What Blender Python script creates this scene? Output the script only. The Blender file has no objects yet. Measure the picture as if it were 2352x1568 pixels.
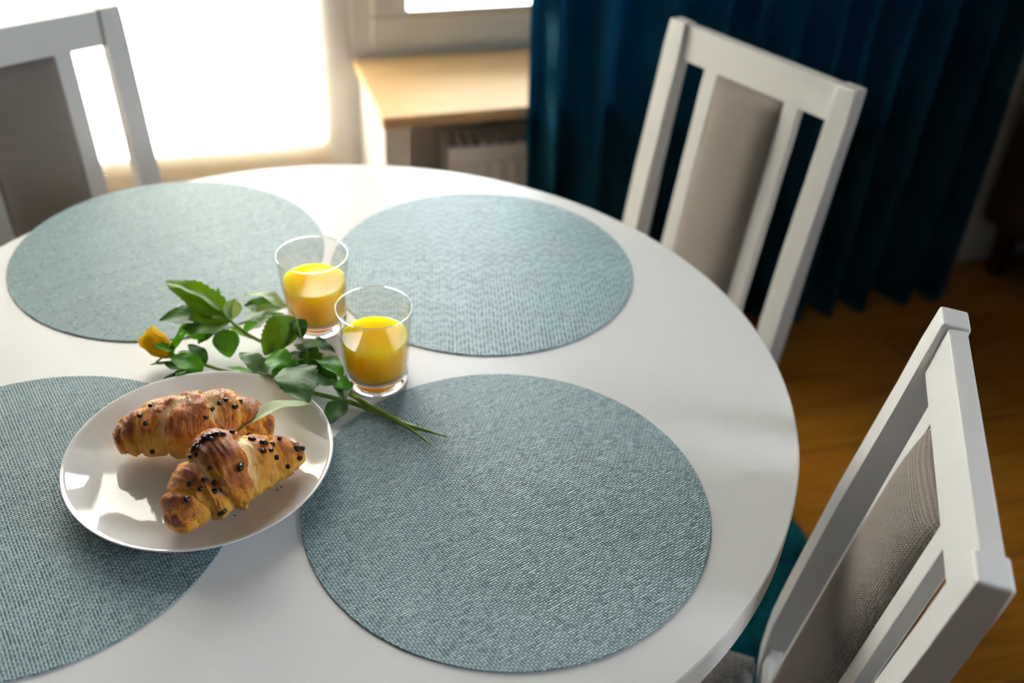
import bpy, bmesh, math, random
from mathutils import Vector, Matrix, noise
from mathutils.bvhtree import BVHTree
R = math.radians
PI = math.pi
rnd = random.Random(7)
scn = bpy.context.scene
col = scn.collection

# ------------------------------------------------------------------ camera
CAMZ = 1.4307
cam = bpy.data.objects.new('camera', bpy.data.cameras.new('camera'))
col.objects.link(cam)
pitch, roll = R(36.1444), R(3.16168)
X0, U0 = Vector((1, 0, 0)), Vector((0, math.sin(pitch), math.cos(pitch)))
cr, sr = math.cos(roll), math.sin(roll)
right, up = X0*cr + U0*sr, U0*cr - X0*sr
back = right.cross(up)
M = Matrix((right, up, back)).transposed().to_4x4()
M.translation = (0, 0, CAMZ)
cam.matrix_world = M
cam.data.sensor_width = 36
cam.data.lens = 2329.27/2352*36
cam.data.clip_start = .05
cam.data.dof.use_dof = True
cam.data.dof.focus_distance = .915
cam.data.dof.aperture_fstop = 3.1
scn.camera = cam

# ------------------------------------------------------------------ render look, sky, daylight
scn.view_settings.view_transform = 'Standard'
scn.view_settings.look = 'None'
scn.view_settings.gamma = 1
scn.view_settings.exposure = 0.33
scn.view_settings.use_curve_mapping = False
scn.cycles.use_denoising = True
scn.cycles.sample_clamp_indirect = 12
scn.cycles.max_bounces = 12
scn.cycles.caustics_refractive = True

world = bpy.data.worlds.new('sky'); scn.world = world
world.use_nodes = True
wn = world.node_tree
bg = wn.nodes['Background']
bg.inputs['Color'].default_value = (.86, .93, 1, 1)
bg.inputs['Strength'].default_value = 5.0

WP = Vector((1.32, 2.49, 0)); WA = R(19)
WU, WN = Vector((math.cos(WA), math.sin(WA), 0)), Vector((-math.sin(WA), math.cos(WA), 0))
def RM(s, m, z): return WP + WU*s + WN*m + Vector((0, 0, z))

def area(name, s, m, z, w, h, power, color, portal=False):
    L = bpy.data.lights.new(name, 'AREA'); L.shape = 'RECTANGLE'; L.size = w; L.size_y = h
    L.energy = power; L.color = color
    o = bpy.data.objects.new(name, L); col.objects.link(o)
    o.location = RM(s, m, z)
    o.rotation_euler = (R(-90), 0, WA)        # shines towards the room
    if portal: L.cycles.is_portal = True
    return o
DAY = (.80, .90, 1.0)
area('door_daylight', -2.19, .60, 1.32, 1.0, 1.95, 440, DAY)
area('window_portal', -1.15, .45, 1.40, 1.35, 1.6, 1, DAY, True)
area('window_daylight', -1.15, .75, 1.55, 1.35, 1.6, 45, (.88, .94, 1))
w2 = area('right_window_daylight', .75, -2.75, 1.55, 1.5, 1.2, 78, (.80, .88, 1))
w2.rotation_euler = (R(-90), 0, WA-R(90))

# ------------------------------------------------------------------ material helpers
def mat(name, base=(.8, .8, .8), rough=.5, spec=.5, **kw):
    m = bpy.data.materials.new(name); m.use_nodes = True
    nt = m.node_tree; b = nt.nodes['Principled BSDF']
    b.inputs['Base Color'].default_value = (*base, 1)
    b.inputs['Roughness'].default_value = rough
    b.inputs['Specular IOR Level'].default_value = spec
    for k, v in kw.items():
        b.inputs[k].default_value = v
    m['b'] = 1
    return m
class NT:
    def __init__(s, m): s.t = m.node_tree; s.b = s.t.nodes.get('Principled BSDF')
    def n(s, kind, **props):
        x = s.t.nodes.new(kind)
        for k, v in props.items(): setattr(x, k, v)
        return x
    def l(s, a, b): s.t.links.new(a, b)
    def math(s, op, a, b=None, c=None):
        x = s.n('ShaderNodeMath', operation=op)
        for i, v in enumerate((a, b, c)):
            if v is None: continue
            if isinstance(v, (int, float)): x.inputs[i].default_value = v
            else: s.l(v, x.inputs[i])
        return x.outputs[0]
    def mix(s, f, a, b):
        x = s.n('ShaderNodeMix', data_type='RGBA')
        for sock, v in ((x.inputs[0], f), (x.inputs[6], a), (x.inputs[7], b)):
            if isinstance(v, (int, float)): sock.default_value = v
            elif isinstance(v, tuple): sock.default_value = (*v, 1)
            else: s.l(v, sock)
        return x.outputs[2]
    def ramp(s, f, stops):
        x = s.n('ShaderNodeValToRGB'); e = x.color_ramp.elements
        while len(e) < len(stops): e.new(.5)
        for i, (p, c) in enumerate(stops):
            e[i].position = p; e[i].color = (*c, 1) if isinstance(c, tuple) else (c, c, c, 1)
        s.l(f, x.inputs[0]); return x.outputs[0]
    def coord(s, kind='Object', scale=(1, 1, 1), rot=(0, 0, 0)):
        c = s.n('ShaderNodeTexCoord'); mp = s.n('ShaderNodeMapping')
        mp.inputs['Scale'].default_value = scale; mp.inputs['Rotation'].default_value = rot
        s.l(c.outputs[kind], mp.inputs[0]); return mp.outputs[0]
    def noise(s, vec, scale, detail=3, rough=.5, dist=0):
        x = s.n('ShaderNodeTexNoise'); x.inputs['Scale'].default_value = scale
        x.inputs['Detail'].default_value = detail; x.inputs['Roughness'].default_value = rough
        x.inputs['Distortion'].default_value = dist
        if vec is not None: s.l(vec, x.inputs['Vector'])
        return x.outputs[0]
    def bump(s, h, strength=.3, dist=.001):
        x = s.n('ShaderNodeBump'); x.inputs['Strength'].default_value = strength
        x.inputs['Distance'].default_value = dist
        s.l(h, x.inputs['Height']); s.l(x.outputs[0], s.b.inputs['Normal'])
    def color(s, c): s.l(c, s.b.inputs['Base Color'])

def m_paint(name, c=(.78, .775, .76), rough=.38):
    m = mat(name, c, rough); g = NT(m)
    v = g.coord('Object'); n1 = g.noise(v, 9, 4)
    g.color(g.mix(g.math('MULTIPLY', n1, .25), c, tuple(x*.9 for x in c)))
    g.bump(g.noise(v, 160, 2), .06, .0006)
    return m

def weave(name, light, light2, dark, pitch, ang, long=False, rough=.5, bumpd=.0008, spec=.5, twill=4, hb=12, sheen=0, zx=None, asp=1.0, knit=False):
    """two thread families crossing in a herringbone twill"""
    m = mat(name, light, rough, spec); g = NT(m)
    if sheen:
        g.b.inputs['Sheen Weight'].default_value = sheen
        g.b.inputs['Sheen Roughness'].default_value = .5
    c = g.n('ShaderNodeTexCoord'); mp = g.n('ShaderNodeMapping')
    mp.inputs['Rotation'].default_value = ang if isinstance(ang, tuple) else (0, 0, ang)
    g.l(c.outputs['Object'], mp.inputs[0])
    sx = g.n('ShaderNodeSeparateXYZ'); g.l(mp.outputs[0], sx.inputs[0])
    a, b_ = (sx.outputs[0], sx.outputs[1]) if zx is None else (sx.outputs[zx[0]], sx.outputs[zx[1]])
    # gentle wander of the threads
    nz = g.noise(mp.outputs[0], 14, 2)
    wob = g.math('MULTIPLY', g.math('SUBTRACT', nz, .5), pitch*1.2)
    u = g.math('DIVIDE', g.math('ADD', a, wob), pitch*(1.25 if long else asp))
    v = g.math('DIVIDE', g.math('ADD', b_, wob), pitch)
    if knit: v = g.math('ADD', v, g.math('MULTIPLY', g.math('PINGPONG', u, .5), .9))
    i, j = g.math('FLOOR', u), g.math('FLOOR', v)
    fu, fv = g.math('FRACT', u), g.math('FRACT', v)
    # vary how far each crossing floats over, per row
    wr = g.n('ShaderNodeTexWhiteNoise', noise_dimensions='1D'); g.l(j, wr.inputs['W'])
    ph = g.math('PINGPONG', i, hb/2)
    k = g.math('FLOORED_MODULO', g.math('ADD', ph, j), float(twill))
    over = g.math('LESS_THAN', k, twill/2)
    wc = g.n('ShaderNodeTexWhiteNoise', noise_dimensions='2D')
    cb = g.n('ShaderNodeCombineXYZ'); g.l(i, cb.inputs[0]); g.l(j, cb.inputs[1]); g.l(cb.outputs[0], wc.inputs['Vector'])
    over = g.math('ABSOLUTE', g.math('SUBTRACT', over, g.math('GREATER_THAN', wc.outputs[0], 2.0 if knit else .86)))
    su = g.math('SINE', g.math('MULTIPLY', fu, PI)); sv = g.math('SINE', g.math('MULTIPLY', fv, PI))
    hA = g.math('MULTIPLY', g.math('POWER', sv, .5), g.math('ADD', .65, g.math('MULTIPLY', su, .35)))
    hB = g.math('MULTIPLY', g.math('POWER', su, .5), g.math('ADD', .45, g.math('MULTIPLY', sv, .35)))
    h = g.math('ADD', g.math('MULTIPLY', hA, over), g.math('MULTIPLY', hB, g.math('SUBTRACT', 1.0, over)))
    tone = g.mix(over, light2, light)
    big = g.noise(g.coord('Object', (1, 1, 1)), 26, 4, .6)
    tone = g.mix(g.math('MULTIPLY', big, .35), tone, tuple(x*.7 for x in light2))
    thr = g.math('MULTIPLY', wr.outputs[0], .04 if knit else .22)
    tone = g.mix(thr, tone, dark)
    cc = g.mix(g.ramp(h, [(.18, 0.0), (.62, 1.0)]), dark, tone)
    g.color(cc); g.bump(h, 1.0, bumpd)
    return m

M_WHITE = m_paint('chair_white_lacquer')
M_TABLE = mat('table_white_laminate', (.80, .80, .795), .30, .34)
_g = NT(M_TABLE); _n = _g.noise(_g.coord('Object', (3, 40, 3), (0, 0, .6)), 3, 4)
_g.color(_g.mix(_g.math('MULTIPLY', _n, .12), (.82, .82, .815), (.66, .65, .63)))
_r = _g.noise(_g.coord('Object'), 5, 3); _g.l(_g.math('ADD', _g.math('MULTIPLY', _r, .1), .27), _g.b.inputs['Roughness'])
M_EDGE = mat('table_edge_shaded', (.60, .57, .53), .7, .2)  # brownish shade of the rim put into the colour, duller than the laminate
M_FABRIC = weave('grey_knit_upholstery', (.37, .315, .27), (.26, .22, .19), (.02, .017, .015), .0033, (0, 0, 0), rough=.85, bumpd=.0014, spec=.2, twill=1, hb=2, sheen=.3, zx=(0, 2), asp=.70, knit=True)
M_SEATF = weave('grey_seat_upholstery', (.30, .275, .26), (.20, .18, .17), (.035, .03, .028), .004, (0, 0, 0), rough=.85, bumpd=.0012, spec=.2, twill=2, hb=2, sheen=.3)
M_TRIM = m_paint('window_white_frame', (.92, .90, .86), .35)
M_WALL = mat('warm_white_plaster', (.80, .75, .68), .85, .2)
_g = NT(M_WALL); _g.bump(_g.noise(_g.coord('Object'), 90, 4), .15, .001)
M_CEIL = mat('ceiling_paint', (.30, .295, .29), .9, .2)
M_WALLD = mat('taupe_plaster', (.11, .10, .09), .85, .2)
M_BASE = m_paint('baseboard_white', (.7, .68, .65))
M_RAD = m_paint('radiator_enamel', (.90, .89, .84), .4)
M_DARKG = mat('radiator_grille_dark', (.10, .09, .075), .6)
M_METAL = mat('brushed_steel', (.6, .6, .6), .3, .5, Metallic=1.0)

def m_wood(name, c1, c2, c3, scale=(3, 30, 30), rough=.4, coord='Object'):
    m = mat(name, c1, rough, .5); g = NT(m)
    v = g.coord(coord, scale)
    oi = g.n('ShaderNodeObjectInfo')
    ad = g.n('ShaderNodeVectorMath', operation='ADD'); g.l(v, ad.inputs[0])
    cb = g.n('ShaderNodeCombineXYZ'); g.l(g.math('MULTIPLY', oi.outputs['Random'], 40.0), cb.inputs[0]); g.l(g.math('MULTIPLY', oi.outputs['Random'], 17.0), cb.inputs[1])
    g.l(cb.outputs[0], ad.inputs[1])
    n1 = g.noise(ad.outputs[0], 1.2, 6, .62, 1.4)
    c = g.ramp(n1, [(.3, c2), (.5, c1), (.7, c3)])
    sh = g.mix(g.math('MULTIPLY', oi.outputs['Random'], .55), c, c2)
    g.color(sh); g.bump(n1, .12, .0008)
    return m
M_FLOOR = m_wood('oak_parquet', (.38, .155, .014), (.23, .085, .007), (.46, .21, .026), (2.5, 28, 28), .33)
M_JOINT = mat('floor_joint', (.05, .02, .006), .7)
M_SILL = m_wood('light_oak_board', (.62, .40, .19), (.50, .31, .13), (.70, .48, .25), (3, 24, 24), .6)
M_CAB = m_wood('dark_walnut', (.055, .022, .006), (.035, .013, .004), (.08, .034, .010), (20, 20, 2), .35)

# thin window glass: lets light straight through, mirrors at glancing angles
M_PANE = bpy.data.materials.new('window_glass'); M_PANE.use_nodes = True
t = M_PANE.node_tree; t.nodes.clear()
o_ = t.nodes.new('ShaderNodeOutputMaterial'); tr = t.nodes.new('ShaderNodeBsdfTransparent'); gl = t.nodes.new('ShaderNodeBsdfGlossy')
gl.inputs['Roughness'].default_value = .02; mx = t.nodes.new('ShaderNodeMixShader'); fr = t.nodes.new('ShaderNodeFresnel'); fr.inputs[0].default_value = 1.45
t.links.new(fr.outputs[0], mx.inputs[0]); t.links.new(tr.outputs[0], mx.inputs[1]); t.links.new(gl.outputs[0], mx.inputs[2]); t.links.new(mx.outputs[0], o_.inputs[0])

# translucent blind cloth
M_BLIND = bpy.data.materials.new('cream_blind_cloth'); M_BLIND.use_nodes = True
t = M_BLIND.node_tree; t.nodes.clear()
o_ = t.nodes.new('ShaderNodeOutputMaterial'); df = t.nodes.new('ShaderNodeBsdfDiffuse'); ts = t.nodes.new('ShaderNodeBsdfTranslucent')
mx = t.nodes.new('ShaderNodeMixShader'); mx.inputs[0].default_value = .55
tc = t.nodes.new('ShaderNodeTexCoord'); mp = t.nodes.new('ShaderNodeMapping'); mp.inputs['Scale'].default_value = (2, 1, 45)
nz = t.nodes.new('ShaderNodeTexNoise'); nz.inputs['Scale'].default_value = 1.0
rp = t.nodes.new('ShaderNodeValToRGB'); rp.color_ramp.elements[0].position = .35; rp.color_ramp.elements[1].position = .65
rp.color_ramp.elements[0].color = (.90, .78, .60, 1); rp.color_ramp.elements[1].color = (.94, .86, .72, 1)
t.links.new(tc.outputs['Object'], mp.inputs[0]); t.links.new(mp.outputs[0], nz.inputs['Vector']); t.links.new(nz.outputs[0], rp.inputs[0])
t.links.new(rp.outputs[0], df.inputs[0]); t.links.new(rp.outputs[0], ts.inputs[0])
t.links.new(df.outputs[0], mx.inputs[1]); t.links.new(ts.outputs[0], mx.inputs[2]); t.links.new(mx.outputs[0], o_.inputs[0])

M_VELVET = mat('teal_velvet', (.006, .09, .15), .6, .2, **{'Sheen Weight': .7, 'Sheen Roughness': .3, 'Sheen Tint': (.05, .45, .75, 1)})
_g = NT(M_VELVET); _n = _g.noise(_g.coord('Object', (1, 1, .25)), 22, 5)
_g.color(_g.ramp(_n, [(.3, (.003, .058, .10)), (.7, (.005, .09, .15))]))
M_RUG = mat('teal_shag', (.0, .17, .22), .95, .1, **{'Sheen Weight': .4, 'Sheen Tint': (.2, .7, .8, 1)})
_g = NT(M_RUG); _n = _g.noise(_g.coord('Object'), 30, 6, .7)
_g.color(_g.ramp(_n, [(.3, (.0, .06, .09)), (.55, (.0, .17, .22)), (.75, (.005, .27, .33))]))
M_PLATE = mat('white_opal_glass', (.82, .82, .81), .06, .5, **{'Coat Weight': .5, 'Coat Roughness': .02})
M_GLASS = mat('clear_glass', (1, 1, 1), 0.0, .5, **{'Transmission Weight': 1.0, 'IOR': 1.48})
M_THIN = bpy.data.materials.new('thin_clear_glass'); M_THIN.use_nodes = True
t = M_THIN.node_tree; t.nodes.clear()
o_ = t.nodes.new('ShaderNodeOutputMaterial'); tr = t.nodes.new('ShaderNodeBsdfTransparent'); gl = t.nodes.new('ShaderNodeBsdfGlossy')
tr.inputs[0].default_value = (.985, .985, .98, 1)
gl.inputs['Roughness'].default_value = .0; mx = t.nodes.new('ShaderNodeMixShader'); fr = t.nodes.new('ShaderNodeFresnel'); fr.inputs[0].default_value = 1.5
ge = t.nodes.new('ShaderNodeNewGeometry'); io = t.nodes.new('ShaderNodeMix'); io.inputs[2].default_value = 1.5; io.inputs[3].default_value = 1/1.5   # same mirror on both faces of a thin wall
t.links.new(ge.outputs['Backfacing'], io.inputs[0]); t.links.new(io.outputs[0], fr.inputs[0])
t.links.new(fr.outputs[0], mx.inputs[0]); t.links.new(tr.outputs[0], mx.inputs[1]); t.links.new(gl.outputs[0], mx.inputs[2]); t.links.new(mx.outputs[0], o_.inputs[0])
M_JUICE = mat('orange_juice', (1.0, .45, .0), .04, .5, **{'Subsurface Weight': 1.0, 'Subsurface Scale': .12, 'IOR': 1.34})
M_JUICE.node_tree.nodes['Principled BSDF'].inputs['Subsurface Radius'].default_value = (1.0, .80, .15)
M_CHIP = mat('dark_chocolate', (.022, .011, .008), .28, .5)
M_STEM = mat('rose_stem_green', (.13, .24, .028), .4)
_g = NT(M_STEM); _n = _g.noise(_g.coord('Object'), 60, 4)
_g.color(_g.ramp(_n, [(.35, (.15, .28, .025)), (.65, (.30, .40, .06))]))
M_CUT = mat('cut_stem_end', (.28, .30, .10), .6)
def m_leaf(name, c, under, rough=.42):
    m = mat(name, c, rough, .3, **{'Subsurface Weight': 0.0}); g = NT(m)
    tx = g.n('ShaderNodeUVMap')
    sx = g.n('ShaderNodeSeparateXYZ'); g.l(tx.outputs[0], sx.inputs[0])
    u, v = sx.outputs[0], sx.outputs[1]
    au = g.math('ABSOLUTE', g.math('SUBTRACT', u, .5))
    vein = g.math('FRACT', g.math('MULTIPLY', g.math('SUBTRACT', v, g.math('MULTIPLY', au, .75)), 8.0))
    vl = g.math('MAXIMUM', g.ramp(vein, [(0.0, 1.0), (.12, 0.0)]), g.ramp(au, [(.0, 1.0), (.025, 0.0)]))
    n1 = g.noise(g.coord('Object'), 70, 4)
    cc = g.ramp(n1, [(.3, tuple(x*.75 for x in c)), (.7, tuple(x*1.25 for x in c))])
    cc = g.mix(g.math('MULTIPLY', vl, .35), cc, tuple(min(1, x*1.9+.03) for x in c))
    geo = g.n('ShaderNodeNewGeometry')
    cc = g.mix(geo.outputs['Backfacing'], cc, under)
    g.color(cc)
    g.bump(g.math('SUBTRACT', g.math('MULTIPLY', n1, .3), vl), .35, .0006)
    # light passes through a leaf
    o = m.node_tree.nodes['Material Output']
    ts = g.n('ShaderNodeBsdfTranslucent'); ts.inputs[0].default_value = (c[0]*2.4+.03, c[1]*1.9+.05, c[2]*.8, 1)
    mx = g.n('ShaderNodeMixShader'); mx.inputs[0].default_value = .30
    g.l(g.b.outputs[0], mx.inputs[1]); g.l(ts.outputs[0], mx.inputs[2]); g.l(mx.outputs[0], o.inputs[0])
    return m
LEAF = {'D': m_leaf('dark_green_leaf', (.018, .082, .008), (.12, .22, .09)),
        'O': m_leaf('olive_green_leaf', (.08, .19, .006), (.14, .26, .04)),
        'B': m_leaf('bright_green_leaf', (.07, .28, .008), (.16, .30, .07)),
        'L': m_leaf('pale_leaf_underside_and_sheen', (.30, .42, .22), (.34, .46, .26), .4),
        'G': m_leaf('grey_green_leaf', (.12, .22, .13), (.16, .28, .16), .3)}
M_PETAL = mat('yellow_petal', (.95, .62, .01), .6, .3)
_g = NT(M_PETAL); _n = _g.noise(_g.coord('Object', (1, 1, 1)), 60, 4)
_g.color(_g.ramp(_n, [(.3, (1.0, .68, .005)), (.7, (1.0, .82, .03))]))
_t = _g.n('ShaderNodeBsdfTranslucent'); _t.inputs[0].default_value = (1, .80, .03, 1); _m = _g.n('ShaderNodeMixShader'); _m.inputs[0].default_value = .5
_g.l(_g.b.outputs[0], _m.inputs[1]); _g.l(_t.outputs[0], _m.inputs[2]); _g.l(_m.outputs[0], _g.t.nodes['Material Output'].inputs[0])

# croissant crust: the baked-on browning travels with the surface
M_CRUST = mat('baked_croissant_crust', (.5, .22, .05), .34, .5, **{'Subsurface Weight': .08, 'Subsurface Scale': .004})
_g = NT(M_CRUST)
_at = _g.n('ShaderNodeAttribute', attribute_name='bake'); _sp = _g.n('ShaderNodeSeparateColor'); _g.l(_at.outputs['Color'], _sp.inputs[0])
_uv = _g.n('ShaderNodeUVMap'); _mp = _g.n('ShaderNodeMapping'); _mp.inputs['Scale'].default_value = (62, 13, 1); _g.l(_uv.outputs[0], _mp.inputs[0])
_st = _g.noise(_mp.outputs[0], 1.0, 5, .65, .6)
_ob = _g.coord('Object')
_n2 = _g.noise(_ob, 60, 6, .65, .5); _n3 = _g.noise(_ob, 230, 4, .6)
_br = _g.math('ADD', _sp.outputs[0], _g.math('MULTIPLY', _g.math('SUBTRACT', _n2, .5), 1.1))
_br = _g.math('ADD', _br, _g.math('MULTIPLY', _g.math('SUBTRACT', _st, .5), .5))
_c = _g.ramp(_br, [(.05, (.88, .48, .08)), (.32, (.78, .31, .025)), (.56, (.44, .125, .013)), (.84, (.15, .036, .009))])
_pf = _g.math('ADD', _sp.outputs[1], _g.math('MULTIPLY', _g.math('SUBTRACT', _n2, .5), .7))
_c = _g.mix(_g.ramp(_pf, [(.35, 0.0), (.75, 1.0)]), _c, (.95, .68, .32))
_g.color(_c)
_g.bump(_g.math('ADD', _g.math('ADD', _g.math('MULTIPLY', _st, .9), _g.math('MULTIPLY', _n3, .35)), _g.math('MULTIPLY', _n2, 1.1)), 1.0, .0024)

# ------------------------------------------------------------------ object helpers
def link(name, bm, m=None, parent=None, loc=None, rot=None, smooth=False):
    me = bpy.data.meshes.new(name)
    bmesh.ops.recalc_face_normals(bm, faces=bm.faces)
    bm.to_mesh(me); bm.free()
    if m is not None:
        for x in (m if isinstance(m, (list, tuple)) else [m]): me.materials.append(x)
    if smooth:
        for p in me.polygons: p.use_smooth = True
    o = bpy.data.objects.new(name, me); col.objects.link(o)
    if parent: o.parent = parent
    if loc is not None: o.location = loc
    if rot is not None: o.rotation_euler = rot
    return o
def empty(name, loc=(0, 0, 0), rz=0, label=None, cat=None, group=None):
    o = bpy.data.objects.new(name, None); col.objects.link(o)
    o.location = loc; o.rotation_euler = (0, 0, rz); o.empty_display_size = .05
    tag(o, label, cat, group); return o
def tag(o, label=None, cat=None, group=None, kind=None):
    if label: o['label'] = label
    if cat: o['category'] = cat
    if group: o['group'] = group
    if kind: o['kind'] = kind
    return o
def box(bm, x0, x1, y0, y1, z0, z1, bev=0.0, seg=2):
    b = bmesh.new()
    bmesh.ops.create_cube(b, size=1)
    for v in b.verts:
        v.co = Vector((x0 if v.co.x < 0 else x1, y0 if v.co.y < 0 else y1, z0 if v.co.z < 0 else z1))
    if bev: bmesh.ops.bevel(b, geom=b.edges[:], offset=bev, segments=seg, profile=.6, affect='EDGES')
    me = bpy.data.meshes.new('t'); b.to_mesh(me); b.free(); bm.from_mesh(me); bpy.data.meshes.remove(me)
def B(*args, bev=0.0, seg=2):
    bm = bmesh.new(); box(bm, *args, bev=bev, seg=seg); return bm
def lathe(prof, n=96, closed=False, cap=True):
    bm = bmesh.new(); rings = []
    for r, z in prof:
        if r < 1e-6: rings.append([bm.verts.new((0, 0, z))]*n)
        else: rings.append([bm.verts.new((r*math.cos(2*PI*i/n), r*math.sin(2*PI*i/n), z)) for i in range(n)])
    pr = list(zip(rings, rings[1:])) + ([(rings[-1], rings[0])] if closed else [])
    for a, b in pr:
        for i in range(n):
            j = (i+1) % n
            vs = []
            for v in (a[i], a[j], b[j], b[i]):
                if v not in vs: vs.append(v)
            if len(vs) > 2:
                try: bm.faces.new(vs)
                except ValueError: pass
    return bm
def tube(pts, rads, n=10, bm=None):
    bm = bm or bmesh.new(); rings = []
    pts = [Vector(p) for p in pts]
    for i, p in enumerate(pts):
        d = (pts[min(i+1, len(pts)-1)] - pts[max(i-1, 0)]).normalized()
        a = d.cross(Vector((0, 0, 1))); a = a.normalized() if a.length > 1e-4 else Vector((1, 0, 0)); b = d.cross(a)
        r = rads[i] if isinstance(rads, (list, tuple)) else rads
        rings.append([bm.verts.new(p + a*(r*math.cos(2*PI*k/n)) + b*(r*math.sin(2*PI*k/n))) for k in range(n)])
    for a, b in zip(rings, rings[1:]):
        for k in range(n): bm.faces.new((a[k], a[(k+1) % n], b[(k+1) % n], b[k]))
    bm.faces.new(rings[0]); bm.faces.new(rings[-1]); return bm
def spline(pts, k=6):
    """Catmull-Rom through points"""
    P = [Vector(p) for p in pts]; P = [P[0]*2-P[1]] + P + [P[-1]*2-P[-2]]; out = []
    for i in range(1, len(P)-2):
        for q in range(k):
            t = q/k; a, b, c, d = P[i-1], P[i], P[i+1], P[i+2]
            out.append(.5*((2*b) + (c-a)*t + (2*a-5*b+4*c-d)*t*t + (3*b-a-3*c+d)*t**3))
    out.append(P[-2]); return out

# ------------------------------------------------------------------ THE SETTING (room frame: s along window wall, m outwards)
def setting(name, bm, m, parent=None):
    o = link(name, bm, m, parent, None if parent else WP, None if parent else (0, 0, WA))
    if not parent: o['kind'] = 'structure'
    return o
S0, S1, MR = -4.3, .40, -5.2
fl = setting('floor', B(S0, S1, MR, .36, -.10, -.012), M_JOINT)
px, py, pz = .90, .118, .0
nrow = int((0-MR)/.12)+1
for r in range(nrow):
    m1 = 0.0 - r*.12
    off = (r*.37) % .905
    s = S0 - off
    while s < S1:
        a, b = max(s, S0), min(s+.90, S1)
        if b-a > .05:
            if m1-.118 > -2.7:      # the boards the photograph can see
                setting('plank', B(a, b, m1-.118, m1, -.012, rnd.uniform(-.0006, .0), bev=.0012, seg=1), M_FLOOR, fl)
        s += .905
bmx = bmesh.new()
for r in range(nrow):                 # boards behind the camera, joined
    m1 = 0.0 - r*.12
    if m1-.118 <= -2.7: box(bmx, S0, S1, max(m1-.118, MR), m1, -.012, 0)
_o = setting('plank_field', bmx, M_FLOOR, fl); _o['kind'] = 'stuff'
setting('ceiling', B(S0, S1, MR, .36, 2.55, 2.65), M_CEIL)
# window wall: pier left of door, parapet and its niche, pier behind the curtain, head
wb = bmesh.new()
box(wb, S0, -2.72, 0, .36, 0, 2.55)
box(wb, -.36, S1, 0, .36, 0, 2.55)
box(wb, -2.72, -.36, 0, .36, 2.25, 2.55)
box(wb, -1.70, -1.645, 0, .36, 0, .558)      # cheek of the parapet by the door
box(wb, -1.645, -.36, .20, .36, 0, .558)     # back of the radiator niche
setting('wall_back', wb, M_WALL)
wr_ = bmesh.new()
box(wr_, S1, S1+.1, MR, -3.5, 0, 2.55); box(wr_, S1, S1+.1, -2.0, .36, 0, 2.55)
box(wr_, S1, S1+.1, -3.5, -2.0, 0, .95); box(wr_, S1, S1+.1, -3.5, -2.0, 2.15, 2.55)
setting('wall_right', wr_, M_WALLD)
w2o = setting('window_2', B(S1+.02, S1+.08, -3.5, -3.44, .95, 2.15, bev=.004), M_TRIM)
setting('window_jamb', B(S1+.02, S1+.08, -2.06, -2.0, .95, 2.15, bev=.004), M_TRIM, w2o)
setting('window_head', B(S1+.02, S1+.08, -3.44, -2.06, 2.09, 2.15, bev=.004), M_TRIM, w2o)
setting('sash_rail', B(S1+.02, S1+.08, -3.44, -2.06, .95, 1.01, bev=.004), M_TRIM, w2o)
setting('sash_stile', B(S1+.02, S1+.08, -2.78, -2.72, 1.01, 2.09, bev=.004), M_TRIM, w2o)
setting('window_pane', B(S1+.045, S1+.053, -3.44, -2.78, 1.01, 2.09), M_PANE, w2o)
setting('window_pane', B(S1+.045, S1+.053, -2.72, -2.06, 1.01, 2.09), M_PANE, w2o)
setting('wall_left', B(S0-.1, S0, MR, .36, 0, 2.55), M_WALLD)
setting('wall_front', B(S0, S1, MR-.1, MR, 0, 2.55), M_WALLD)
setting('baseboard_back', B(-.36, S1-.016, -.016, -.001, 0.002, .125, bev=.004), M_BASE)
setting('baseboard_right', B(S1-.015, S1-.001, MR+.01, -.02, 0.002, .125, bev=.004), M_BASE)
# balcony door
dr = setting('door_1', B(-2.715, -2.66, .29, .355, .02, 2.245, bev=.004), M_TRIM)
setting('door_jamb', B(-1.713, -1.664, .295, .355, .56, 2.245, bev=.004), M_TRIM, dr)
setting('door_jamb', B(-1.7165, -1.7002, .298, .356, .02, 2.2), M_TRIM, dr)
setting('door_head', B(-2.66, -1.71, .30, .355, 2.19, 2.245, bev=.004), M_TRIM, dr)
setting('threshold', B(-2.715, -1.70, .26, .355, .0, .02, bev=.003), M_TRIM, dr)
setting('door_stile', B(-2.665, -2.585, .297, .345, .02, 2.195, bev=.006), M_TRIM, dr)
setting('door_stile', B(-1.790, -1.716, .297, .345, .02, 2.195, bev=.006), M_TRIM, dr)
setting('door_panel', B(-2.59, -1.785, .300, .335, .02, .395, bev=.003), M_TRIM, dr)
setting('door_top_rail', B(-2.59, -1.785, .297, .345, 2.12, 2.195, bev=.004), M_TRIM, dr)
setting('door_pane', B(-2.588, -1.786, .318, .326, .390, 2.12), M_PANE, dr)
# window above the parapet
wi = setting('window_1', B(-1.664, -.362, .295, .355, .560, .606, bev=.004), M_TRIM)
setting('window_head', B(-1.66, -.362, .30, .355, 2.19, 2.245, bev=.004), M_TRIM, wi)
setting('window_jamb', B(-.415, -.362, .30, .355, .60, 2.19, bev=.004), M_TRIM, wi)
setting('sash_rail', B(-1.667, -1.000, .285, .345, .603, .672, bev=.008), M_TRIM, wi)
setting('sash_rail', B(-1.000, -.41, .285, .345, .603, .672, bev=.008), M_TRIM, wi)
for a in (-1.667, -1.082, -1.000, -.494):
    setting('sash_stile', B(a, a+.082, .285, .345, .672, 2.185, bev=.008), M_TRIM, wi)
setting('glazing_bead', B(-1.588, -1.08, .282, .33, .668, .684, bev=.003), M_METAL, wi)
setting('window_pane', B(-1.590, -1.078, .312, .320, .68, 2.19), M_PANE, wi)
setting('window_pane', B(-.922, -.49, .312, .320, .66, 2.19), M_PANE, wi)
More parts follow.
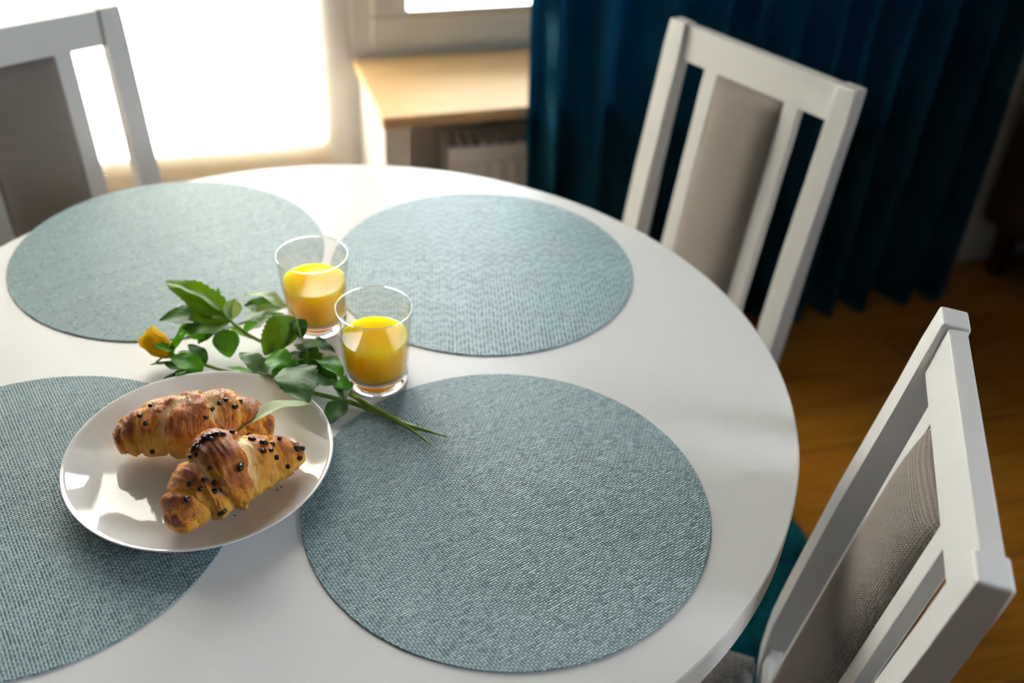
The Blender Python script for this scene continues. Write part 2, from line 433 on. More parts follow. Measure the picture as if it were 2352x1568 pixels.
tr1 = setting('trim_1', B(-1.712, -.345, -.046, .284, .559, .583, bev=.004), M_SILL)
tag(tr1, 'light oak windowsill board above the radiator')
# outside: pale balcony slab the daylight bounces off
setting('trim_2', B(-3.2, 1.2, .37, 2.0, -.12, -.02), mat('balcony_concrete', (.5, .48, .45), .9))

# ------------------------------------------------------------------ roller blind, radiator, curtain, sideboard, rug
rb = empty('roller_blind', RM(-2.20, .286, .20), WA, 'cream translucent blind glowing with daylight over the balcony door', 'blind')
bm = bmesh.new()
gx, gz = 40, 150
vv = [[bm.verts.new((-.43+.858*i/gx, .006*math.sin(i*.35)*.15 + .0012*math.sin(k*1.2), .0+1.98*k/gz)) for i in range(gx+1)] for k in range(gz+1)]
for k in range(gz):
    for i in range(gx): bm.faces.new((vv[k][i], vv[k][i+1], vv[k+1][i+1], vv[k+1][i]))
link('blind_cloth', bm, M_BLIND, rb, smooth=True)
link('bottom_bar', B(-.43, .428, -.008, .006, -.02, .0, bev=.004), M_TRIM, rb)
link('blind_cassette', B(-.44, .43, -.03, .010, 1.98, 2.04, bev=.008), M_TRIM, rb)

rd = empty('radiator', RM(-1.04, .075, .13), WA, 'white ribbed panel radiator under the oak windowsill', 'radiator')
link('front_panel', B(-.51, .49, -.05, -.035, .0, .338, bev=.006), M_RAD, rd)
link('rear_panel', B(-.51, .49, .03, .045, .0, .338, bev=.006), M_RAD, rd)
link('side_panel', B(-.515, -.505, -.05, .045, .0, .34, bev=.003), M_RAD, rd)
link('side_panel', B(.485, .495, -.05, .045, .0, .34, bev=.003), M_RAD, rd)
for i in range(29):
    x = -.475 + i*.0335
    link('rib', B(x, x+.019, -.058, -.049, .02, .298, bev=.004), M_RAD, rd)
for i in range(36):
    x = -.495 + i*.0275
    link('grille_bar', B(x, x+.012, -.034, .029, .33, .342, bev=.001, seg=1), M_RAD, rd)
link('convector', B(-.49, .47, -.030, .025, .02, .31), M_DARKG, rd)
link('wall_bracket', B(-.40, -.37, .045, .125, .05, .29, bev=.002), M_METAL, rd)
link('wall_bracket', B(.36, .39, .045, .125, .05, .29, bev=.002), M_METAL, rd)
link('valve', tube([(-.53, 0, -.125), (-.53, 0, .05), (-.505, 0, .05)], .009), M_METAL, rd, smooth=True)
link('radiator_foot', B(-.40, -.37, -.02, .03, -.13, .0, bev=.002), M_METAL, rd)
link('radiator_foot', B(.36, .39, -.02, .03, -.13, .0, bev=.002), M_METAL, rd)

cu = empty('curtain', RM(-.84, -.118, .012), WA, 'long dark teal velvet curtain falling in deep folds to the floor', 'curtain')
crest = [-1.386, -1.282, -1.149, -1.038, -.955, -.870, -.775, -.700, -.610, -.518, -.389, -.300]
def fold(s, z):
    k = 0
    while k < len(crest)-1 and s > crest[k+1]: k += 1
    if s <= crest[0]: f = .5 - .3*(crest[0]-s)/.05
    elif k >= len(crest)-1: f = (s-crest[-1])/.10; return .038 - .045*min(1, f)
    else: f = (s-crest[k])/(crest[k+1]-crest[k])
    f = max(0, min(1, f))
    c_ = (.5+.5*math.cos(2*PI*f))**1.15; return .047*(2*c_-1.12)
bm = bmesh.new(); NX, NZ = 420, 50
grid = []
for k in range(NZ+1):
    z = 2.42*k/NZ; row = []
    for i in range(NX+1):
        s = -1.425 + (1.425-.262)*i/NX
        zz = z
        sh = .012*math.sin(z*1.7+s*5) + .006*math.sin(z*4.1+s*11)
        d = fold(s+sh, z)
        flare = 1 + .25*(1-z/2.42)
        row.append(bm.verts.new((s+.84, -d*flare + .008*noise.noise(Vector((s*9, z*2, 3))), zz + (.004*math.sin(s*30) if k == 0 else 0))))
    grid.append(row)
for k in range(NZ):
    for i in range(NX): bm.faces.new((grid[k][i], grid[k][i+1], grid[k+1][i+1], grid[k+1][i]))
bmesh.ops.solidify(bm, geom=bm.faces[:], thickness=.002)
link('drape', bm, M_VELVET, cu, smooth=True)
link('hem', tube([(x/200*1.16-.583, -fold(x/200*1.16-1.423, 0)*1.25-.001, -.002) for x in range(201)], .0035, 6), M_VELVET, cu, smooth=True)
link('curtain_rod', tube([(-.62, 0, 2.45), (.62, 0, 2.45)], .012, 16), M_METAL, cu, smooth=True)
for i in range(12):
    x = crest[i]+.84
    link('curtain_ring', tube([(x, .016*math.cos(a*PI/6), 2.45+.0+.018*math.sin(a*PI/6)) for a in range(13)], .0018, 6), M_METAL, cu, smooth=True)

sb = empty('sideboard', RM(.145, -.66, 0), WA, 'dark brown wooden sideboard in the corner right of the curtain', 'sideboard')
link('carcass', B(-.235, .245, -.63, .63, .155, .80, bev=.004), M_CAB, sb)
link('cabinet_top', B(-.251, .25, -.635, .635, .80, .83, bev=.004), M_CAB, sb)
for a in (-.62, -.205, .21):
    d = link('cabinet_door', B(-.251, -.236, a, a+.41, .165, .79, bev=.003), M_CAB, sb)
    link('door_knob', tube([(-.251, a+.38, .5), (-.275, a+.38, .5)], .010, 14), M_METAL, d, smooth=True)
for a in (-.20, .20):
    for b in (-.60, .56):
        link('cabinet_leg', B(a, a+.04, b, b+.04, 0, .156, bev=.004), M_CAB, sb)

rg = bmesh.new(); n1, n2 = 150, 130
gr = []
for j in range(n2+1):
    row = []
    for i in range(n1+1):
        a, b = i/n1, j/n2
        e = min(a, 1-a, b, 1-b)
        x, y = -2.95+a*1.89, -2.25+b*1.53
        h = .006 + .018*min(1, e*30)**.5*(.6+.55*noise.noise(Vector((x*38, y*38, 0))) + .35*noise.noise(Vector((x*90, y*90, 5))))
        jx = .008*noise.noise(Vector((x*40, y*40, 9))); row.append(rg.verts.new((x+2.0+jx, y+1.5+jx, max(.004, h))))
    gr.append(row)
for j in range(n2):
    for i in range(n1): rg.faces.new((gr[j][i], gr[j][i+1], gr[j+1][i+1], gr[j+1][i]))
bmesh.ops.solidify(rg, geom=rg.faces[:], thickness=.0035)
ro = link('rug', rg, M_RUG, None, RM(-2.0, -1.5, 0.0), (0, 0, WA), smooth=True)
tag(ro, 'teal shaggy rug on the floor under the white round table', 'rug')

# ------------------------------------------------------------------ table
TZ = .75; TC = (-.1965, .8548)
tb = empty('round_table', (TC[0], TC[1], 0), 0, 'large white round dining table set with four teal placemats', 'table')
link('tabletop', lathe([(0, TZ-.036), (.4975, TZ-.036), (.4980, TZ-.034), (.4982, TZ-.0008), (.4978, TZ), (0, TZ)], 256), M_TABLE, tb)
link('edge_band', lathe([(.4981, TZ-.0352), (.4990, TZ-.0352), (.4996, TZ-.0345), (.4996, TZ-.0012), (.4988, TZ-.0001), (.4981, TZ-.0001)], 256, closed=True), M_EDGE, tb)  # ring carrying the rim's painted shade
link('apron', lathe([(.40, TZ-.10), (.418, TZ-.10), (.418, TZ-.037), (.40, TZ-.037)], 96, closed=True), M_TABLE, tb, smooth=False)
for a in (0, 1, 2, 3):
    an = WA + PI/4*1.0 + a*PI/2
    cx, cy = .385*math.cos(an), .385*math.sin(an)
    b = bmesh.new(); box(b, -.025, .025, -.025, .025, .026, TZ-.037, bev=.004)
    for v in b.verts:
        k = 1 - .35*(1-v.co.z/TZ); v.co.x *= k; v.co.y *= k
    link('table_leg', b, M_TABLE, tb, (cx, cy, 0), (0, 0, an))

# ------------------------------------------------------------------ chairs
def prof(z, tab):
    for (z0, y0), (z1, y1) in zip(tab, tab[1:]):
        if z <= z1: return y0 + (y1-y0)*(z-z0)/(z1-z0)
    return tab[-1][1]
PF = [(0, -.030), (.18, .022), (.30, .044), (.38, .050), (.451, .0485), (.547, .0365), (.667, .0205), (.815, -.003), (.9165, -.0175)]
PB = [(0, -.060), (.18, -.012), (.30, .008), (.38, .014), (.451, .009), (.547, -.001), (.667, -.0125), (.815, -.031), (.9165, -.0440)]
def line(z): return -(z-.8038)*.1371
def make_chair(x, y, th, label):
    c = empty('dining_chair', (x, y, 0), th, label, 'chair', 'white dining chairs around the round table')
    for sgn in (1, -1):
        bm = bmesh.new()
        x0, x1 = (.142, .175) if sgn > 0 else (-.175, -.142)
        zs = [0, .1, .2, .28, .34, .38, .42, .451, .5, .547, .6, .667, .74, .815, .87, .9165]
        rr = []
        for z in zs:
            yf, yb = prof(z, PF), prof(z, PB)
            top = (z == zs[-1])
            rr.append([bm.verts.new(p) for p in ((x0, yf, z-(.004 if top else 0)), (x1, yf, z-(.004 if top else 0)), (x1, yb, z-(.006 if top else 0)), (x0, yb, z-(.006 if top else 0)))])
        for a, b in zip(rr, rr[1:]):
            for k in range(4): bm.faces.new((a[k], a[(k+1) % 4], b[(k+1) % 4], b[k]))
        bm.faces.new(rr[0])
        bm.faces.new(rr[-1])
        ed = [e for e in bm.edges if (abs(e.verts[0].co.z-e.verts[1].co.z) > .012 or min(e.verts[0].co.z, e.verts[1].co.z) > .905)]
        bmesh.ops.bevel(bm, geom=ed, offset=.0030, segments=3, profile=.5, affect='EDGES')
        link('back_post', bm, M_WHITE, c)
    def leaning(x0, x1, z0, z1, f0, f1, name, bev=.002, mt=None):
        bm = bmesh.new(); n = 1
        vs = []
        for z in (z0, z1):
            yl = line(z)
            vs.append([bm.verts.new(p) for p in ((x0, yl-f0, z), (x1, yl-f0, z), (x1, yl-f1, z), (x0, yl-f1, z))])
        for k in range(4): bm.faces.new((vs[0][k], vs[0][(k+1) % 4], vs[1][(k+1) % 4], vs[1][k]))
        bm.faces.new(vs[0]); bm.faces.new(vs[1])
        bmesh.ops.recalc_face_normals(bm, faces=bm.faces)
        bmesh.ops.bevel(bm, geom=bm.edges[:], offset=bev, segments=2, profile=.6, affect='EDGES')
        return link(name, bm, mt or M_WHITE, c)
    leaning(-.1425, .1425, .8566, .9089, .0090, .0265, 'top_rail')
    leaning(-.1425, .1425, .384, .414, .0105, .026, 'lower_rail')
    for sgn in (1, -1):
        a, b = sorted((sgn*.0638, sgn*.0909))
        leaning(a, b, .413, .8575, .0100, .0250, 'slat', .0018)
    # padded panel between the slats
    bm = bmesh.new(); nx, nz = 18, 40
    F, K = [], []
    for k in range(nz+1):
        z = .4145 + (.8560-.4145)*k/nz; tz = 2*k/nz-1; rf, rk = [], []
        for i in range(nx+1):
            tx = 2*i/nx-1; xx = tx*.0634
            bul = (1-abs(tx)**3.2)**.62*(1-abs(tz)**9)**.5
            rf.append(bm.verts.new((xx, line(z)-.0125+.0205*bul, z)))
            rk.append(bm.verts.new((xx, line(z)-.0225-.0085*bul, z)))
        F.append(rf); K.append(rk)
    for k in range(nz):
        for i in range(nx):
            bm.faces.new((F[k][i], F[k][i+1], F[k+1][i+1], F[k+1][i]))
            bm.faces.new((K[k][i], K[k+1][i], K[k+1][i+1], K[k][i+1]))
    for k in range(nz):
        for i in (0, nx): bm.faces.new((F[k][i], F[k+1][i], K[k+1][i], K[k][i]))
    for i in range(nx):
        for k in (0, nz): bm.faces.new((F[k][i], F[k][i+1], K[k][i+1], K[k][i]))
    link('back_panel', bm, M_FABRIC, c, smooth=True)
    # seat: frame, cushion, front legs, stretchers
    fr = bmesh.new()
    box(fr, -.1418, .1418, .014, .034, .295, .350, bev=.003)
    box(fr, -.160, .160, .372, .392, .295, .350, bev=.003)
    for sgn in (1, -1):
        a, b = sorted((sgn*.150, sgn*.168)); box(fr, a, b, .051, .372, .295, .350, bev=.003)
    link('seat_frame', fr, M_WHITE, c)
    bm = bmesh.new(); n = 26; top, bot = [], []
    for j in range(n+1):
        rt, rb_ = [], []
        for i in range(n+1):
            a, b = 2*i/n-1, 2*j/n-1
            yy = .0535+.355*(j/n); wd = .168 + .022*(j/n)
            if j/n < .0: wd = .14
            e = (1-abs(a)**5)**.5*(1-abs(b)**5)**.5
            rt.append(bm.verts.new((a*wd, yy, .358+.0035*0+.026*e)))
            rb_.append(bm.verts.new((a*wd, yy, .3505)))
        top.append(rt); bot.append(rb_)
    for j in range(n):
        for i in range(n):
            bm.faces.new((top[j][i], top[j][i+1], top[j+1][i+1], top[j+1][i]))
            bm.faces.new((bot[j][i], bot[j+1][i], bot[j+1][i+1], bot[j][i+1]))
    for j in range(n):
        for i in (0, n): bm.faces.new((top[j][i], top[j+1][i], bot[j+1][i], bot[j][i]))
    for i in range(n):
        for j in (0, n): bm.faces.new((top[j][i], top[j][i+1], bot[j][i+1], bot[j][i]))
    link('seat_cushion', bm, M_SEATF, c, smooth=True)
    for sgn in (1, -1):
        bm = bmesh.new(); box(bm, -.017, .017, -.017, .017, 0, .3495, bev=.003)
        for v in bm.verts:
            k = 1-.25*(1-v.co.z/.35); v.co.x *= k; v.co.y *= k
        link('front_leg', bm, M_WHITE, c, (sgn*.151, .374, 0))
        a, b = sorted((sgn*.149, sgn*.165))
        link('stretcher', B(a, b, .012, .362, .15, .178, bev=.003), M_WHITE, c)
    return c
KS = .921
make_chair(.3493*KS, 1.5737*KS, 2.2876, 'white dining chair standing before the teal curtain, seen from the front')
make_chair(.3738*KS, .6946*KS, 1.339, 'nearest white chair, at the right edge of the table, knit back panel seen from above')
make_chair(-.7967*KS, 1.4981*KS, 3.8881, 'shadowed chair with a dark grey back panel in front of the bright blind')

# ------------------------------------------------------------------ placemats
MT = .0016
def mat_obj(cx, cy, ang, label, li=1.0, seed=0, pitch=.0023, tw=(2, 2)):
    m = weave('teal_woven_vinyl', (.40*li, .56*li, .585*li), (.25*li, .39*li, .415*li), (.05, .10, .12), pitch, ang, long=True, rough=.42, bumpd=.0010, spec=.5, twill=tw[0], hb=tw[1])
    bm = bmesh.new(); n = 220
    def rr(i): 
        a = 2*PI*i/n
        return .1895 + .0006*noise.noise(Vector((math.cos(a)*30, math.sin(a)*30, seed)))
    tp = [bm.verts.new((rr(i)*math.cos(2*PI*i/n), rr(i)*math.sin(2*PI*i/n), MT)) for i in range(n)]
    md = [bm.verts.new((v.co.x*1.002, v.co.y*1.002, MT*.5)) for v in tp]
    bt = [bm.verts.new((v.co.x, v.co.y, 0)) for v in tp]
    bm.faces.new(tp); bm.faces.new(bt[::-1])
    for i in range(n):
        j = (i+1) % n
        bm.faces.new((tp[i], tp[j], md[j], md[i])); bm.faces.new((md[i], md[j], bt[j], bt[i]))
    o = link('placemat', bm, m, None, (cx, cy, TZ+.0002))
    tag(o, label, 'placemat', 'round teal placemats on the table')
    return o
mat_obj(.0033, .6797, -.66, 'round teal woven placemat at the front right with only stem ends lying on it')
mat_obj(-.0427, 1.0904, -.10, 'round teal placemat at the back right, behind the two juice glasses', pitch=.0036, tw=(4, 6))
mat_obj(-.4341, 1.0801, -.60, 'round teal placemat reaching over the table edge at the back left, before the dark chair')
mat_obj(-.4296, .6375, -.62, 'round teal placemat at the front left, partly under the white plate', .95)

# ------------------------------------------------------------------ plate
PC = (-.2871, .6992); PZ = TZ+.0002+MT+.0003
plt = link('plate', lathe([(0, .0030), (.050, .0032), (.078, .0040), (.090, .0062), (.105, .0115), (.118, .0176), (.1226, .0197), (.1236, .0196),
    (.1236, .0186), (.118, .0158), (.105, .0093), (.092, .0040), (.080, .0012), (.074, .0), (.070, .0), (.068, .0010), (0, .0010)], 160), M_PLATE, None, (PC[0], PC[1], PZ), smooth=True)
tag(plt, 'round white glossy plate holding the two croissants', 'plate')

# ------------------------------------------------------------------ glasses and juice
def glass(cx, cy, label, fill, jlabel):
    z0 = TZ+.0003
    H = .0935
    def ro(z): return .0330 + (.0395-.0330)*(z/H)**1.15
    p = [(0, .0025), (.022, .0020), (.0290, .0), (.0316, .0006), (.0330, .003)]
    for k in range(1, 13): z = .003+(H-.003-.0006)*k/12; p.append((ro(z), z))
    p += [(ro(H)-.0003, H), (ro(H)-.0010, H), (ro(H)-.0013, H-.0006)]
    zi = .0135
    for k in range(11, -1, -1): z = zi+.004+(H-zi-.005)*k/12; p.append((ro(z)-.0014-.0006*(1-k/12), z))
    p += [(ro(zi)-.0040, zi+.0012), (ro(zi)-.0075, zi), (0, zi-.0004)]
    g = empty('drinking_glass', (cx, cy, z0), 0, label, 'glass', 'tumblers of orange juice')
    wall = [q_ for q_ in p if q_[1] >= zi+.0012-1e-6]
    link('glass_wall', lathe(wall, 96, closed=True), M_THIN, g, smooth=True)
    base = [q_ for q_ in p if q_[1] < zi+.0012+1e-6]
    rim = [(ro(H)-.0007+.0006*math.cos(a*PI/6), H+.0006*math.sin(a*PI/6)) for a in range(12)]
    link('glass_rim', lathe(rim, 96, closed=True), M_GLASS, g, smooth=True)
    link('glass_base', lathe(base, 96), M_GLASS, g, smooth=True)
    q = [(0, zi+.0002)]
    q += [(ro(zi)-.0078, zi+.0006), (ro(zi)-.0046, zi+.0018)]
    for k in range(0, 9):
        z = zi+.0045+(fill-zi-.0045)*k/8; t_ = (z-zi-.004)/(H-zi-.005); q.append((ro(z)-.0014-.0006*(1-t_)-.0003, z))
    q += [(ro(fill)-.0032, fill-.0004), (0, fill-.0006)]
    j = link('orange_juice', lathe(q, 96), M_JUICE, None, (cx, cy, z0), smooth=True)
    tag(j, jlabel, 'juice', 'orange juice in the tumblers')
glass(-.1425, .8500, 'clear tumbler of orange juice standing nearest the front right placemat', .0575, 'orange juice inside the nearer tumbler')
glass(-.2240, .9450, 'clear tumbler of orange juice standing further back between the rear placemats', .0595, 'orange juice with a bright reflection inside the farther tumbler')

# ------------------------------------------------------------------ croissants
def croissant(name, pts, rads, seed, label, segs=(.16, .52, .84, 1.0), twist=.22, hump=None, lean=0, step=0):
    root = empty(name, (pts[0][0], pts[0][1], PZ), 0, label, 'croissant')
    sp = spline(pts, 50); L = len(sp)
    NP = 150; NT_ = 340
    bm = bmesh.new(); uvl = bm.loops.layers.uv.new('UVMap'); cl = bm.verts.layers.float_color.new('bake')
    rows = []; par = []
    org = Vector(root.location)
    for a in range(NT_+1):
        t = a/NT_; i = min(int(t*(L-1)), L-2); f = t*(L-1)-i
        p = sp[i].lerp(sp[i+1], f)
        i0, i1 = max(0, i-12), min(L-1, i+13)
        d = (sp[i1]-sp[i0]); d.z *= .3; d.normalize()
        side = Vector((0, 0, 1)).cross(d).normalized(); upv = d.cross(side).normalized()
        if upv.z < 0: upv = -upv
        s = 2*t-1
        # base radius interpolated from table
        q = t*(len(rads)-1); qi = min(int(q), len(rads)-2); qf = q-qi; qf = qf*qf*(3-2*qf)
        r0 = rads[qi]*(1-qf)+rads[qi+1]*qf
        endc = min(1, (1-abs(s))/.045); endc = math.sqrt(max(0, 1-(1-endc)**2))
        row, pr = [], []
        for b in range(NP):
            ph = 2*PI*b/NP
            sgn = 1 if s >= 0 else -1
            ss = abs(s) + twist*.5*math.sin(ph+seed+.6*sgn)*(1-.6*abs(s)) + .13*noise.noise(Vector((sgn*3+seed, math.cos(ph)*1.1, math.sin(ph)*1.1))) + .035*noise.noise(Vector((s*5+seed, math.cos(ph)*4, math.sin(ph)*4)))
            ss = max(0.0, ss)
            k = 0
            while k < len(segs)-1 and ss > segs[k]: k += 1
            lo = 0 if k == 0 else segs[k-1]; hi = segs[k]
            fr = max(0, min(1, (ss-lo)/(hi-lo)))
            if k == 0: h = 1.0+step-.06*fr**3
            else: h = .835 + .135*min(1, fr*2.4)**.8 + .03*math.sin(PI*fr)
            if fr > .90 and k < len(segs)-1: h -= .08*((fr-.90)/.10)**2
            lump = 1 + .10*noise.noise(Vector((s*3+seed*2, math.cos(ph)*1.2, math.sin(ph)*1.2))) + .05*noise.noise(Vector((s*8+seed, math.cos(ph)*3, math.sin(ph)*3))) + .030*noise.noise(Vector((s*26, math.cos(ph)*4, math.sin(ph)*4+seed))) - .030*abs(noise.noise(Vector((s*14+seed, math.cos(ph)*2.5, math.sin(ph)*2.5)))) + .010*noise.noise(Vector((s*80, math.cos(ph)*9, math.sin(ph)*9+seed)))
            r = r0*h*lump*(endc if endc < 1 else 1)
            if hump: 
                hs, hw, ha = hump; r *= 1 + ha*math.exp(-((s-hs)/hw)**2)*max(0, math.sin(ph))**.6
            cx, cz = math.cos(ph), math.sin(ph)
            co = p + side*(r*1.06*cx) + upv*(r*cz)
            if co.z < PZ+.0052 and True: co.z = PZ+.0052 + (co.z-PZ-.0052)*.04
            v = bm.verts.new(co-org)
            top = max(0, cz)
            crest = math.sin(PI*min(1, fr**.9)) if k else 1-.4*fr
            brown = .18 + .42*crest*top**.7 + .22*(abs(s)**3) + (.12 if k == 0 else 0) - .12*(1-top)
            pale = (1-min(1, fr/(.38 if sgn < 0 else .70))) * (1 if k == 1 else .45 if k == 2 else 0) * (.55+.45*top)
            v[cl] = (brown, pale, 0, 1)
            row.append(v); pr.append((t*1.0, b/NP))
        rows.append(row); par.append(pr)
    for a in range(NT_):
        for b in range(NP):
            c2 = (b+1) % NP
            fc = bm.faces.new((rows[a][b], rows[a][c2], rows[a+1][c2], rows[a+1][b]))
            for lp, (x, y) in zip(fc.loops, ((a, b), (a, b+1), (a+1, b+1), (a+1, b))): lp[uvl].uv = (x/NT_, y/NP)
    bm.faces.new(rows[0][::-1]); bm.faces.new(rows[-1])
    bm.normal_update()
    body = link('pastry', bm, M_CRUST, root, smooth=True)
    me = body.data
    tree = BVHTree.FromPolygons([v.co+org for v in me.vertices], [list(p.vertices) for p in me.polygons])
    return root, tree, org
chip_me = []
for k in range(4):
    bm = bmesh.new(); bmesh.ops.create_cube(bm, size=.0047); bmesh.ops.bevel(bm, geom=bm.edges[:], offset=.0011, segments=2, affect='EDGES')
    for v in bm.verts:
        v.co *= 1+.18*noise.noise(v.co*700+Vector((k, 0, 0)))
        v.co.z = max(-.0016, min(.0016, v.co.z)); 
        if k == 3: v.co.x *= 1.9
    me = bpy.data.meshes.new('chocolate_chip'); bm.to_mesh(me); bm.free(); me.materials.append(M_CHIP)
    for p in me.polygons: p.use_smooth = True
    chip_me.append(me)
def chips(root, tree, org, hits):
    for n_, (h, kind, sc, ang) in enumerate(hits):
        loc, nor, _, _ = tree.find_nearest(Vector(h))
        o = bpy.data.objects.new('chocolate_chip', chip_me[kind]); col.objects.link(o); o.parent = root
        if nor.z < 0 and h[2] > PZ+.01: nor = -nor
        o.location = loc - org + nor*.0007
        q = nor.to_track_quat('Z', 'Y'); o.rotation_mode = 'QUATERNION'
        from mathutils import Quaternion
        o.rotation_quaternion = q @ Quaternion((0, 0, 1), ang); o.scale = (sc, sc, sc)
C1 = [(-0.3656, 0.6975, 0.7770), (-0.3432, 0.7099, 0.7840), (-0.2970, 0.7158, 0.7920), (-0.2556, 0.7267, 0.7900), (-0.2232, 0.7294, 0.7790)]
C1R = [.0105, .0190, .0268, .0305, .0290, .0215, .0115]
c1 = croissant('croissant', C1, C1R, 1.3, 'croissant lying at the back of the plate, leaf resting over its right end')
C2 = [(-0.2793, 0.5979, 0.7770), (-0.2708, 0.6261, 0.7860), (-0.2470, 0.6508, 0.7940), (-0.2184, 0.6789, 0.7870), (-0.1905, 0.7009, 0.7770)]
C2R = [.0108, .0215, .0305, .0320, .0280, .0205, .0100]
c2 = croissant('croissant', C2, C2R, 4.1, 'croissant at the front of the plate, its top crusted with dark chocolate chips', segs=(.18, .56, .86, 1.0), twist=.26, hump=(-.06, .20, .24), step=.08)
CH1 = [
 ((-0.3319, 0.7146, 0.8118), 0, 0.80, 0.0),
 ((-0.3385, 0.7035, 0.8086), 1, 1.01, 1.7),
 ((-0.3306, 0.6948, 0.8076), 2, 0.92, 0.3),
 ((-0.2759, 0.7006, 0.8135), 0, 0.83, 2.0),
 ((-0.2739, 0.7111, 0.8147), 1, 1.04, 0.6),
 ((-0.2669, 0.7169, 0.8182), 2, 0.95, 2.3),
 ((-0.2627, 0.7212, 0.8182), 0, 0.86, 0.9),
 ((-0.2542, 0.7174, 0.8140), 1, 1.07, 2.6),
 ((-0.2524, 0.7286, 0.8112), 2, 0.98, 1.2),
 ((-0.3259, 0.6856, 0.7820), 0, 0.89, 2.9),
 ((-0.2714, 0.6924, 0.8009), 1, 0.80, 1.5),
 ((-0.2423, 0.7096, 0.7862), 2, 1.01, 0.1)]
CH2 = [
 ((-0.2266, 0.6713, 0.8165), 3, 0.80, 0.0),
 ((-0.2165, 0.6714, 0.8131), 3, 1.01, 1.7),
 ((-0.2118, 0.6785, 0.8055), 0, 0.92, 0.3),
 ((-0.2096, 0.6668, 0.8088), 1, 0.83, 2.0),
 ((-0.2148, 0.6607, 0.8130), 2, 1.04, 0.6),
 ((-0.2052, 0.6653, 0.8021), 0, 0.95, 2.3),
 ((-0.2068, 0.6875, 0.8041), 1, 0.86, 0.9),
 ((-0.1931, 0.6909, 0.7903), 3, 1.07, 2.6),
 ((-0.1891, 0.6955, 0.7865), 0, 0.98, 1.2),
 ((-0.1894, 0.6844, 0.7846), 1, 0.89, 2.9),
 ((-0.2503, 0.6261, 0.8233), 2, 0.80, 1.5),
 ((-0.2264, 0.6292, 0.8222), 3, 1.01, 0.1),
 ((-0.2686, 0.6204, 0.8085), 0, 0.92, 1.8),
 ((-0.2582, 0.6158, 0.8071), 1, 0.83, 0.4),
 ((-0.2467, 0.6206, 0.8110), 2, 1.04, 2.1),
 ((-0.2470, 0.6170, 0.8042), 0, 0.95, 0.7),
 ((-0.2412, 0.6162, 0.8070), 1, 0.86, 2.4),
 ((-0.2687, 0.6091, 0.8006), 2, 1.07, 1.0),
 ((-0.2421, 0.6125, 0.7829), 3, 0.98, 2.7),
 ((-0.2556, 0.6202, 0.8138), 2, 0.89, 1.3),
 ((-0.2728, 0.6417, 0.8199), 0, 0.80, 3.0),
 ((-0.2690, 0.6440, 0.8272), 3, 1.01, 1.6),
 ((-0.2660, 0.6455, 0.8306), 0, 0.92, 0.2),
 ((-0.2634, 0.6490, 0.8316), 1, 0.83, 1.9),
 ((-0.2600, 0.6502, 0.8343), 3, 1.04, 0.5),
 ((-0.2563, 0.6514, 0.8361), 0, 0.95, 2.2),
 ((-0.2524, 0.6516, 0.8377), 1, 0.86, 0.8),
 ((-0.2497, 0.6538, 0.8365), 3, 1.07, 2.5),
 ((-0.2464, 0.6558, 0.8344), 0, 0.98, 1.1),
 ((-0.2528, 0.6460, 0.8371), 1, 0.89, 2.8),
 ((-0.2640, 0.6415, 0.8308), 2, 0.80, 1.4),
 ((-0.2429, 0.6692, 0.8254), 1, 1.01, 3.1),
 ((-0.2664, 0.6392, 0.8257), 1, 0.92, 1.7),
 ((-0.1969, 0.6696, 0.7876), 1, 0.83, 0.3)]
chips(*c1, CH1); chips(*c2, CH2)
# crumbs on the plate
for (x, y) in (((-0.2031, 0.6886, 0.7575)), ((-0.1986, 0.6908, 0.7575)), ((-0.2096, 0.6694, 0.7560)), ((-0.2064, 0.6714, 0.7560)), ((-0.2402, 0.6355, 0.7560))) and [(-0.2031, 0.6886, 0.7575)[:2], (-0.1986, 0.6908, 0.7575)[:2], (-0.2092, 0.6695, 0.7560)[:2], (-0.2059, 0.6726, 0.7560)[:2], (-0.2402, 0.6355, 0.7560)[:2]]:
    b = bmesh.new(); bmesh.ops.create_icosphere(b, subdivisions=1, radius=.0008)
    for v in b.verts: v.co.x *= 1.4; v.co.z *= .6
    rr_ = math.hypot(x-PC[0], y-PC[1])
    zz = .0040 if rr_ < .080 else .0040+(rr_-.080)*.28
    o = link('crumb', b, M_CHIP, None, (x, y, PZ+zz+.0004))
    tag(o, 'tiny chocolate crumb on the plate in front of the croissants', 'crumb', 'chocolate crumbs on the plate')

